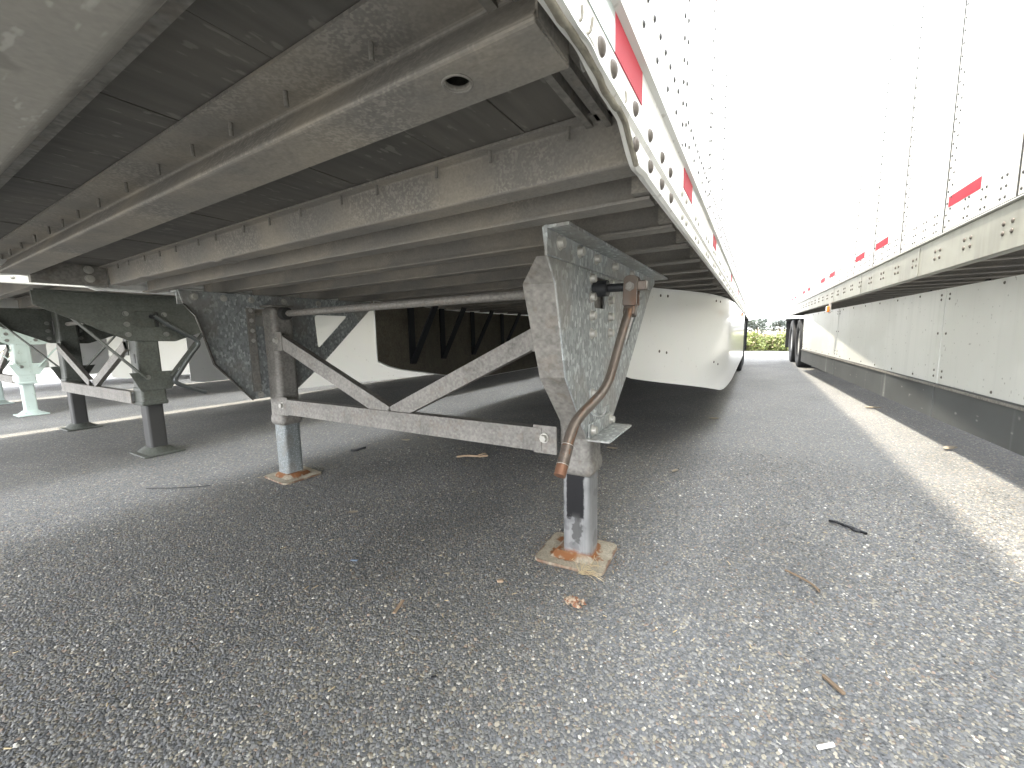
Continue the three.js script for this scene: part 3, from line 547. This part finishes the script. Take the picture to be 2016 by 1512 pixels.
  part('handle_tip', cyl(e1.toArray(), e1.clone().lerp(e0, -0.5).toArray(), 0.0134, 18), M.copper, hd, 'copper coloured handle tip');
  for (const k of [0.02, 0.98]) { const c = e0.clone().lerp(e1, k), d = e1.clone().sub(e0).normalize(); part('grip_ring', new THREE.TorusGeometry(0.0137, 0.0007, 6, 26).applyQuaternion(new THREE.Quaternion().setFromUnitVectors(new THREE.Vector3(0, 0, 1), d)).translate(c.x, c.y, c.z), M.wire, hd); }
}

// ---------------------------------------------------------------- landing gear of the other kind
function gearB(t, y, z, paint, ramMat, crank, noBrace) {
  const H = y;            // underside of the cross members
  for (const s of [1, -1]) {
    const lx = s * 0.91;
    const leg = part('landing_leg', merge([new RoundedBoxGeometry(0.15, H - 0.5, 0.13, 3, 0.016).translate(lx, (H + 0.4) / 2 + 0.03, z), new RoundedBoxGeometry(0.162, 0.13, 0.142, 3, 0.016).translate(lx, 0.43, z), new RoundedBoxGeometry(0.172, 0.03, 0.152, 3, 0.01).translate(lx, 0.378, z)].map(ub)), paint, t);
    part('ram', ub(new RoundedBoxGeometry(0.118, 0.36, 0.1, 3, 0.016).translate(lx, 0.205, z)), ramMat, leg);
    part('foot_plate', ub(merge([new RoundedBoxGeometry(0.29, 0.012, 0.24, 2, 0.004).translate(lx, 0.0075, z), new THREE.CylinderGeometry(0.085, 0.14, 0.04, 4).rotateY(Math.PI / 4).scale(1.1, 1, 0.9).translate(lx, 0.033, z)])), paint, leg);
    const px = lx + s * 0.08;
    const pl = part('wing_plate', shapeZY(roundPoly([[z + 0.51, H], [z + 0.51, H - 0.085], [z + 0.1, H - 0.312], [z - 0.16, H - 0.322], [z - 0.4, H - 0.23], [z - 0.43, H]], 0.012), [roundPoly([[z + 0.055, H - 0.11], [z - 0.08, H - 0.11], [z - 0.08, H - 0.22], [z + 0.055, H - 0.22]], 0.012)], 0.008).translate(px, 0, 0), paint, t);
    part('top_angle', merge([shapeZY([[z + 0.51, H - 0.075], [z + 0.51, H], [z - 0.43, H], [z - 0.43, H - 0.075]], [], 0.007).translate(px + s * 0.008, 0, 0), box(px + s * 0.0045, px + s * 0.07, H - 0.007, H, z + 0.51, z - 0.43)]), paint, pl);
    part('gear_box', box(px - s * 0.05, px - s * 0.01, H - 0.24, H - 0.095, z + 0.075, z - 0.1, 0.012), M.darkSteel, leg);
    for (const yy of [0.13, 0.2, 0.27]) for (const dz of [0.1, -0.11]) at('plate_bolt', hexBolt, M.boltGrey, pl, [px + 0.004, H - yy, z + dz], [0.4, 0, 0]);
    part('clamp_plate', ub(merge([shapeZY([[z + 0.12, 0.6], [z - 0.18, 0.6], [z - 0.1, 0.47], [z + 0.07, 0.47]], [], 0.006).translate(lx + s * 0.08, 0, 0)])), paint, leg);
    if (!noBrace) {
      part('leg_brace', bar([lx + s * 0.09, 0.56, z + 0.04], [lx + s * 0.05, H - 0.07, z + 0.42], 0.007, 0.06, [1, 0, 0]), paint, t);
      part('leg_brace', bar([lx + s * 0.09, 0.56, z - 0.1], [lx + s * 0.05, H - 0.07, z - 0.5], 0.007, 0.06, [1, 0, 0]), paint, t);
      at('brace_bolt', hexBolt, M.boltGrey, leg, [lx + s * 0.094, 0.565, z + 0.03]);
    }
    part('brace_bracket', box(lx - s * 0.065, lx - s * 0.13, 0.72, 0.84, z + 0.066, z + 0.073), paint, leg);
  }
  part('cross_shaft', cyl([-0.82, H - 0.14, z], [0.82, H - 0.14, z], 0.018, 14), M.galvDull, t);
  part('brace_bar', channel([0.86, 0.42, z + 0.075], [-0.86, 0.42, z + 0.075], 0.035, 0.09, 0.006), M.galvDull, t);
  part('brace_bar', channel([-0.06, 0.485, z + 0.073], [-0.84, 0.79, z + 0.073], 0.03, 0.065, 0.005), M.galvDull, t);
  part('brace_bar', channel([0.84, 0.79, z + 0.073], [0.06, 0.485, z + 0.073], 0.03, 0.065, 0.005), M.galvDull, t);
  if (crank) {
    part('serial_plate', box(0.94, 0.91, 0.665, 0.73, z + 0.065, z + 0.0675), M.darkSteel, t);
    const x = 1.03;
    part('crank_shaft', cyl([0.97, H - 0.145, z - 0.04], [1.04, H - 0.145, z - 0.04], 0.015, 12), M.black, t);
    part('crank_handle', tube([[x, H - 0.14, z - 0.04], [x, H - 0.19, z - 0.1], [x, H - 0.265, z - 0.2], [x, H - 0.305, z - 0.265], [x, H - 0.35, z - 0.285], [x, H - 0.42, z - 0.235], [x, H - 0.57, z - 0.135], [x, H - 0.61, z - 0.115], [x, H - 0.645, z - 0.15], [x, H - 0.72, z - 0.3]], 0.0155, 70, 10), M.gunSteel, t);
  }
}
function plainTrailer(t, y, gear, o = {}) {
  const step = o.step || 0.302;
  part('cargo_box', box(-1.25, 1.25, y + 0.14, y + 3.16, 1.25, -13.2), M.white, t);
  boards(t, y + 0.104, 1.2, -13.1, CUTS);
  for (let z = o.z0 ?? 1.18; z > -13; z -= step) at('cross_member', ibeam, M.road, t, [0, y, z]);
  part('coupler_plate', box(-1.2, 1.2, y + 0.03, y + 0.04, 1.2, -0.2), M.scuff, t);
  for (const s of [1, -1]) {
    const r = part('bottom_rail', box(s * 1.25, s * 1.266, y, y + 0.2, 1.24, -13.2, 0.004), o.rail || M.white, t);
    if (s > 0 && !o.rail) { for (let z = 0.2; z > -2; z -= 0.101) at('rail_bolt', domeSmall, M.bolt, r, [1.266, y + 0.031, z - 0.025]); }
    if (o.skirts !== false) {
      const P1 = path3([[0.84, -1.95], [0.95, -2.5], [1.12, -3.1], [1.22, -3.7], [1.25, -4.4]], 16).map(([x, z]) => [s * x, z + (o.dz || 0)]);
      part('skirt_panel', ribbon(P1, (z, i) => 0.33 + (i === 0 ? 0.03 : 0), () => y - 0.006, 0.006), M.whiteSkirt, t);
      part('skirt_panel', ribbon([[s * 1.25, -4.403 + (o.dz || 0)], [s * 1.25, -8.3]], () => 0.33, () => y - 0.006, 0.006), M.whiteSkirt, t);
    }
  }
  gear(t);
  tandem(t, o.tz || -9.2);
}
// second trailer, left of the near one
const B = thing('semi_trailer', 'trailer next to the near one with dull grey landing gear and shiny bent crank', 'trailer', [-4.67, 0, 0]);
plainTrailer(B, 1.138, (t) => gearB(t, 1.136, -1.143, M.greyPaint, M.darkSteel, true), { dz: -0.1 });
const Ct = thing('semi_trailer', 'trailer with pale mint green landing legs beyond the grey legged one', 'trailer', [-8.14, 0, 0]);
plainTrailer(Ct, 1.138, (t) => gearB(t, 1.136, -1.1, M.tealPaint, M.tealPaint, false), { tz: -9.0, dz: 0.1 });
const D = thing('semi_trailer', 'farthest trailer of the row, seen between the mint green legs', 'trailer', [-11.7, 0, 0]);
plainTrailer(D, 1.12, (t) => gearB(t, 1.118, -1.2, M.greyPaint, M.galvDull, false), { tz: -9.3 });

// ---------------------------------------------------------------- trailer across the lane
const R = thing('semi_trailer', 'white trailer with dull aluminium rail, long side skirt and grey rubber lower band', 'trailer', [0.932 + 1.268, 0, 0], 0.019);
{
  const t = R, y = 1.11, X = -1.268;
  part('cargo_box', box(-1.25, 1.25, y + 0.19, 4.1, 1.7, -13.5), M.white, t);
  boards(t, y + 0.104, 1.6, -13.3, CUTS);
  const zs = []; for (let z = 1.35; z > -13.2; z -= 0.357) zs.push(z - 0.01);
  for (const z of zs) at('cross_member', ibeam, M.road, t, [0, y + 0.003, z]);
  // aluminium rail with a top bead
  for (const s of [-1, 1]) {
    const zl = [1.68, 0, -4, -9, -13.5];
    const r = part('bottom_rail', sweepZ(() => [[1.22, y + 0.004], [1.22, y], [1.26, y - 0.001], [1.2675, y + 0.003], [1.2685, y + 0.185], [1.276, y + 0.188], [1.279, y + 0.194], [1.276, y + 0.2], [1.262, y + 0.203], [1.25, y + 0.203]].map(([x, yy]) => [s * x, yy]), zl), M.rail, t, s < 0 ? 'dull aluminium rail with groups of four bolts' : undefined);
    if (s < 0) {
      for (const z of zs) if (z < -1.2 && z > -12) for (const dz of [-0.034, 0.034]) for (const yy of [0.075, 0.115]) at('rail_bolt', domeBig, M.boltDark, r, [-1.268, y + yy, z + dz], [0, Math.PI, 0]);
      part('rail_gasket', box(-1.272, -1.264, y + 0.2035, y + 0.2065, 1.6, -13.5), M.seam, r);
      for (const z of [-3.58, -5.05, -6.4, -8.5]) part('rail_splice', box(-1.2685, -1.2705, y + 0.008, y + 0.182, z, z - 0.05, 0.0005), M.rail, r);
    }
  }
  // side sheets
  const seams = []; for (let z = 1.03; z > -13.4; z -= 0.72) seams.push(z); seams.unshift(1.68); seams.push(-13.5);
  seams.forEach((z0, i) => {
    if (i === seams.length - 1) return; const z1 = seams[i + 1], x = -1.2605;
    const p = part('side_panel', box(-1.252, x, y + 0.207, 4.08, z0 - 0.002, z1 + 0.002), M.white, t);
    part('panel_joint', box(-1.25, x - 0.0025, y + 0.208, 4.07, z1 - 0.001, z1 + 0.009), M.joint, p);
    const L = [];
    for (let yy = y + 0.235; yy < 3.9; yy += 0.062) { L.push([yy, z1 + 0.03]); if (yy < 2.1) L.push([yy + 0.025, z1 + 0.075]); }
    for (let z = z0 - 0.09; z > z1 + 0.13; z -= 0.17) for (const q of [0.235, 0.28, 0.325]) { L.push([y + q, z]); L.push([y + q, z - 0.04]); }
    const r = part('rivets', rivets(L, -1, x, 1.35), M.rivet, p); r.userData.kind = 'stuff';
    if (i % 3 !== 1) part('reflective_tape', box(x, x - 0.0012, 1.443, 1.5, z1 + 0.045, z1 + 0.4), M.red, p);
  });
  // skirt: three panels, toed in to the front, with a rubber band below
  const sx = (z) => 1.29 + 0.055 * z - (0.932 + 0.019 * z) + X;       // in the trailer's frame
  for (const [z0, z1] of [[1.0, -1.0], [-1.0, -3.83], [-3.845, -6.705], [-6.72, -9.35]]) {
    const p = part('skirt_panel', ribbon([[sx(z0), z0], [sx(z1), z1]], () => 0.385, () => 1.045, 0.01), M.skirtR, t);
    const b = part('rubber_band', ribbon([[sx(z0) - 0.011, z0], [sx(z1) - 0.011, z1]], () => 0.18, () => 0.415, 0.008), M.rubber, t, 'grey rubber band along the skirt');
    part('band_trim', ribbon([[sx(z0) - 0.018, z0], [sx(z1) - 0.018, z1]], () => 0.392, () => 0.407, 0.006), M.galvDull, b);
    for (const z of [z0 - 0.05, z1 + 0.05]) for (const yy of [1.005, 0.975, 0.75, 0.5, 0.46]) at('skirt_bolt', domeSmall, M.boltDark, p, [sx(z) - 0.005, yy, z], [0, Math.PI, 0]);
    for (let z = z0 - 0.4; z > z1 + 0.2; z -= 0.45) { at('skirt_bolt', domeSmall, M.boltDark, p, [sx(z) - 0.005, 1.02, z], [0, Math.PI, 0]); at('skirt_bolt', domeSmall, M.boltDark, p, [sx(z) - 0.005, 0.44, z], [0, Math.PI, 0]); }
    for (let z = z0 - 0.3; z > z1; z -= 0.9) part('skirt_strut', bar([sx(z) + 0.02, 0.5, z], [sx(z) + 0.3, 1.11, z], 0.01, 0.06, [0, 0, 1]), M.black, t);
  }
  const lamp = part('marker_lamp', box(-1.268, -1.3, 1.0, 1.075, -6.62, -6.7, 0.012), M.amber, t, 'amber side lamp under the rail');
  part('lamp_bracket', box(-1.255, -1.269, 0.985, 1.112, -6.6, -6.72, 0.004), M.lampBase, lamp);
  gearB(t, 1.108, -1.3, M.galvDull, M.galvDull, false);
  tandem(t, -10.33, 1.5);
}

// ---------------------------------------------------------------- beyond the yard: verge, hedge, far trees
const leafGeo = (() => { const g = new THREE.BufferGeometry(); g.setAttribute('position', new THREE.Float32BufferAttribute([0, 0, 0, 0.35, 0.02, 0.4, 0, 0, 1, -0.35, 0.02, 0.4], 3)); g.setIndex([0, 1, 2, 0, 2, 3]); g.computeVertexNormals(); return g; })();
const leafMat = std({ roughness: 0.7, side: THREE.DoubleSide, transmission: 0.35, thickness: 0 }), barkMat = std({ color: lin(0.12, 0.095, 0.07), roughness: 0.9 });
function foliage(parent, n, place, size, cols) {
  const im = new THREE.InstancedMesh(leafGeo, leafMat, n), m = new THREE.Matrix4(), q = new THREE.Quaternion(), e = new THREE.Euler(), c = new THREE.Color();
  for (let i = 0; i < n; i++) { const p = place(); e.set(rr(-1.6, 1.6), rr(0, 6.3), rr(-0.8, 0.8)); const s = size * rr(0.6, 1.3); m.compose(new THREE.Vector3(...p), q.setFromEuler(e), new THREE.Vector3(s, s, s)); im.setMatrixAt(i, m); const k = cols[Math.floor(rnd() * cols.length)], f = rr(0.75, 1.25); im.setColorAt(i, c.setRGB(k[0] * f, k[1] * f, k[2] * f)); }
  im.name = 'crown'; im.userData.kind = 'stuff'; im.castShadow = im.receiveShadow = true; parent.add(im);
}
function clump(rx, ry, rz, y0, n, rad) { const cs = []; for (let i = 0; i < n; i++) { const a = rr(0, 6.28), r = Math.sqrt(rnd()); cs.push([Math.cos(a) * r * rx, y0 + rnd() * ry, Math.sin(a) * r * rz, rad * rr(0.6, 1.3)]); } return () => { const c = cs[Math.floor(rnd() * cs.length)]; let x, y, z; do { x = rr(-1, 1); y = rr(-1, 1); z = rr(-1, 1); } while (x * x + y * y + z * z > 1); return [c[0] + x * c[3], Math.max(0.02, c[1] + y * c[3]), c[2] + z * c[3]]; }; }
{
  const kerb = part('concrete_strip', ub(box(-40, 30, -0.02, 0.004, -15.6, -16.6)), std({ color: lin(0.4, 0.385, 0.34), roughness: 0.9 }), scene); kerb.userData.kind = 'structure';
  const labels = ['low bright green bush beyond the lane, beside the near trailer', 'low bright green bush at the middle of the lane end', 'bright green bush with bare pale twigs by the far trailer wheels', 'low green bush hidden mostly by the near trailer wheels', 'low green bush behind the mud flap of the skirted trailer'];
  [-0.6, 0.3, 1.1, -1.7, 2.1].forEach((x, i) => {
    const b = thing('bush', labels[i], 'bush', [x, -0.02, -17.6 - 0.25 * (i % 2)], i, 'bushes along the end of the lane');
    for (let k = 0; k < 4; k++) part('stem', tube([[0, 0, 0], [rr(-0.15, 0.15), 0.4, rr(-0.15, 0.15)], [rr(-0.5, 0.5), 0.72, rr(-0.3, 0.3)]], 0.012, 10, 6), barkMat, b);
    foliage(b, 8000, clump(0.62, 0.48, 0.45, 0.06, 46, 0.2), 0.08, [[0.2, 0.25, 0.05], [0.15, 0.2, 0.05], [0.24, 0.28, 0.07], [0.24, 0.2, 0.11]]);
  });
  const fl = ['hazy grey green tree left of the gap', 'hazy grey green tree in the middle of the gap', 'hazy pale tree right of the gap', 'hazy tree behind the near trailer rear', 'hazy tree behind the skirted trailer rear'];
  [[0.2, -52], [2.4, -55], [-1.9, -58], [4.6, -56], [-4.4, -54]].forEach(([x, z], i) => {
    const b = thing('distant_tree', fl[i] + ' over the bushes', 'tree', [x, -0.03, z], i, 'far trees beyond the bushes');
    part('trunk', cyl([0, 0, 0], [0, 1.2, 0], 0.09, 8, 0.05), barkMat, b);
    foliage(b, 1500, clump(1.1, 1.2, 0.8, 0.6, 16, 0.38), 0.2, [[0.09, 0.11, 0.09], [0.12, 0.14, 0.12], [0.07, 0.09, 0.08]]);  // distance haze is mixed into these greyed leaf colours; no fog
  });
}

// ---------------------------------------------------------------- litter on the asphalt
{
  const woodM = std({ color: lin(0.3, 0.22, 0.145), roughness: 0.85 }), strawM = std({ color: lin(0.42, 0.34, 0.2), roughness: 0.8 }), barkM = std({ color: lin(0.16, 0.115, 0.075), roughness: 0.9 }), leafM = std({ color: lin(0.24, 0.205, 0.15), roughness: 0.8, side: THREE.DoubleSide });
  const rustM = std({ color: lin(0.25, 0.125, 0.075), roughness: 0.9 }), scaleM = std({ color: lin(0.36, 0.28, 0.2), roughness: 0.85 });
  function shard(l, w, h) { const g = new RoundedBoxGeometry(l, h, w, 2, Math.min(w, h) * 0.3), p = g.attributes.position; for (let i = 0; i < p.count; i++) { const x = p.getX(i), k = 1 - 0.6 * Math.pow(Math.abs(x) / (l / 2), 3) + 0.2 * (vn(x * 300 + 50, p.getZ(i) * 300 + 50, 256, 256, 6) - 0.5); p.setY(i, p.getY(i) * k + 0.1 * h * Math.sin(x * 60)); p.setZ(i, p.getZ(i) * k); } g.computeVertexNormals(); return g; }
  function dryLeaf(l, w) { const g = new THREE.PlaneGeometry(l, w, 12, 6).rotateX(-Math.PI / 2), p = g.attributes.position; for (let i = 0; i < p.count; i++) { const u = p.getX(i) / l * 2, v = p.getZ(i) / w * 2, e = Math.sqrt(Math.max(0, 1 - u * u)); p.setZ(i, p.getZ(i) * e); p.setY(i, 0.004 + 0.1 * w * v * v * e * 2 + 0.05 * l * u * u); } const b = g.clone().translate(0, -0.0006, 0); const m = merge([g, b]); m.computeVertexNormals(); return m; }
  // broken pine cone: a heap of scales
  const cone = thing('pine_cone_piece', 'crumbled reddish pine cone piece on the asphalt in front of the near foot plate', 'pine cone', [-0.429, 0, -1.052]);
  const sc = new THREE.SphereGeometry(1, 8, 6).scale(1, 0.3, 0.7);
  for (let i = 0; i < 60; i++) { const a = rr(0, 6.28), r = Math.sqrt(rnd()), s = rr(0.004, 0.0085), g = sc; const m = at('cone_scale', g, rnd() < 0.45 ? rustM : scaleM, cone, [Math.cos(a) * r * 0.03, 0.005 + 0.013 * (1 - r * r) * rnd() + 0.003, Math.sin(a) * r * 0.021], [rr(-0.8, 0.8), rr(0, 6), rr(-0.8, 0.8)]); m.scale.setScalar(s); }
  single('wood_chip', shard(0.06, 0.018, 0.008), woodM, 'pale split wood chip with reddish side on open asphalt', 'wood chip', [-0.882, 0.007, -0.779], 1.9);
  single('wood_chip', shard(0.022, 0.014, 0.01), woodM, 'tiny brown wood chip between the split chip and the cone piece', 'wood chip', [-0.682, 0.008, -1.032], 0.4);
  single('stick', merge([tube([[-0.07, 0.006, 0.01], [-0.02, 0.007, 0], [0.03, 0.008, -0.003], [0.075, 0.009, 0.008]], 0.0045, 20, 7), tube([[0.05, 0.009, 0], [0.07, 0.01, 0.012], [0.083, 0.008, 0.016]], 0.003, 8, 6)]).scale(0.8, 0.8, 0.8), barkM, 'short brown dry stick lying in the open lane', 'stick', [0.166, 0.003, -1.509], -0.8);
  single('bark_piece', shard(0.055, 0.015, 0.01), barkM, 'rough dark bark flake in the lane near the white stub', 'bark', [0.187, 0.007, -1.072], -0.9);
  single('bark_strip', merge([tube([[-0.1, 0.006, 0.03], [-0.03, 0.01, 0], [0.05, 0.009, -0.01], [0.1, 0.012, -0.03]], 0.007, 20, 7), tube([[0.02, 0.01, -0.005], [0.06, 0.02, -0.03], [0.08, 0.016, -0.05]], 0.004, 8, 6)]), woodM, 'tan bark strip on the asphalt under the cross brace', 'bark', [-1.579, 0.002, -2.094], 0.2);
  single('black_scrap', merge([tube([[-0.06, 0.005, -0.012], [-0.035, 0.014, 0.008], [-0.012, 0.006, -0.006], [0.012, 0.013, 0.014], [0.035, 0.006, 0.004], [0.065, 0.009, 0.022]], 0.0058, 30, 6), new THREE.IcosahedronGeometry(0.012, 1).scale(1.6, 0.5, 0.8).translate(0.03, 0.006, 0.01)]), M.black, 'crumpled black rubber scrap with leaf bits out in the lane', 'scrap', [0.353, 0.002, -2.017], -0.4);
  single('black_scrap', merge([tube([[-0.05, 0.004, 0], [0, 0.012, 0.01], [0.05, 0.02, -0.02]], 0.008, 12, 7), new THREE.IcosahedronGeometry(0.02, 1).scale(1.7, 0.4, 0.8).translate(-0.02, 0.006, 0)]), M.black, 'small black rubber scrap on the bright strip behind the far landing leg', 'scrap', [-2.415, 0.002, -1.848], 0.5);
  single('wire_piece', tube([[-0.17, 0.004, 0.0], [-0.05, 0.006, 0.012], [0.08, 0.004, 0], [0.17, 0.006, -0.01]], 0.0025, 20, 6), M.black, 'thin black wire lying on the bright asphalt between the two trailers', 'wire', [-2.715, 0.003, -0.889], 0.55);
  single('paper_stub', merge([cyl([-0.017, 0.006, 0], [0.017, 0.006, 0], 0.0038, 12)]), std({ color: lin(0.72, 0.7, 0.64), roughness: 0.8 }), 'white paper stub on the open asphalt', 'stub', [0.152, 0.001, -0.893], 0.7);
  single('plastic_shard', shard(0.03, 0.016, 0.004), std({ color: lin(0.16, 0.22, 0.3), roughness: 0.4 }), 'flat bluish plastic shard on shaded asphalt under the nose', 'plastic', [-1.219, 0.005, -0.884], 0.3);
  single('bottle_cap_piece', shard(0.014, 0.008, 0.005), M.black, 'tiny dark plastic piece left of the split wood chip', 'plastic', [-0.62, 0.006, -0.64], 0.8);
  const lp = [['curled tan leaf under the brace beside the bright strip', [-1.561, -1.143], 0.05, 0.6], ['curled pale leaf at the edge of the skirt shadow of the far trailer', [1.03, -5.174], 0.14, 0.2], ['dry leaf in the shadow of the skirt, nearer than the pale one', [1.12, -3.641], 0.12, 0.9], ['dry leaf in the dark shade under the white skirt', [-0.288, -4.017], 0.09, 0.3], ['dry leaf on asphalt just behind the near landing leg', [-0.816, -2.686], 0.08, 0.1], ['curled leaf fragment beside the near landing leg', [-0.36, -2.4], 0.06, 1.2], ['pale leaf on the bright strip by the far leg', [-2.3, -2.2], 0.07, 0.4]];
  for (const [l, [x, z], s, a] of lp) single('dry_leaf', dryLeaf(s, s * 0.42), leafM, l, 'leaf', [x, 0.004, z], a);
  const tuft = thing('dry_grass_tuft', 'tuft of dry pine needles on the edge of the near foot plate', 'dry grass', [-0.468, 0.004, -1.2]);
  for (let i = 0; i < 22; i++) { const a = rr(-2.6, 0.6), l = rr(0.03, 0.085), e = [Math.cos(a) * l, rr(0.002, 0.014), Math.sin(a) * l]; part('needle', tube([[rr(-0.01, 0.01), 0.003, rr(-0.006, 0.006)], [e[0] * 0.5, e[1] + 0.008, e[2] * 0.5], e], 0.0008, 5, 4), strawM, tuft); }
  for (const [x, z, a] of [[-0.42, -1.235, 2.1], [-0.45, -1.24, 1.7], [-0.52, -1.245, 1.35]]) part('needle', tube([[0, 0.014, 0], [0.03, 0.017, 0.005], [0.07, 0.014, 0]], 0.0009, 6, 4).rotateY(a).translate(x + 0.468, 0, z + 1.2), strawM, tuft);
  const grit = []; for (let i = 0; i < 90; i++) { const a = rr(0, 6.28), q = 0.13 + 0.05 * rnd() * rnd(); grit.push(shard(rr(0.003, 0.009), rr(0.002, 0.004), 0.003).rotateY(rr(0, 6)).translate(-0.53 + Math.cos(a) * q * 1.05, 0.005, -1.32 + Math.sin(a) * q)); }
  const gr = part('foot_grit', merge(grit), barkM, scene); gr.userData = { kind: 'stuff', label: 'brown grit gathered round the near foot plate', category: 'grit' };
  // crumbs of bark and straw strewn about: too small to pick apart
  const crumbs = [];
  for (let i = 0; i < 160; i++) { const r = 0.9 + 3.2 * rnd(), a = -Math.PI / 2 - 0.56 + rr(-0.95, 0.95); crumbs.push(shard(rr(0.006, 0.02), rr(0.002, 0.005), 0.003).rotateY(rr(0, 6)).translate(Math.cos(a) * r, 0.006, Math.sin(a) * r)); }
  const cr = part('bark_crumbs', merge(crumbs), strawM, scene); cr.userData = { kind: 'stuff', label: 'small crumbs of bark and straw on the asphalt', category: 'litter' };
}
renderer.render(scene, camera);
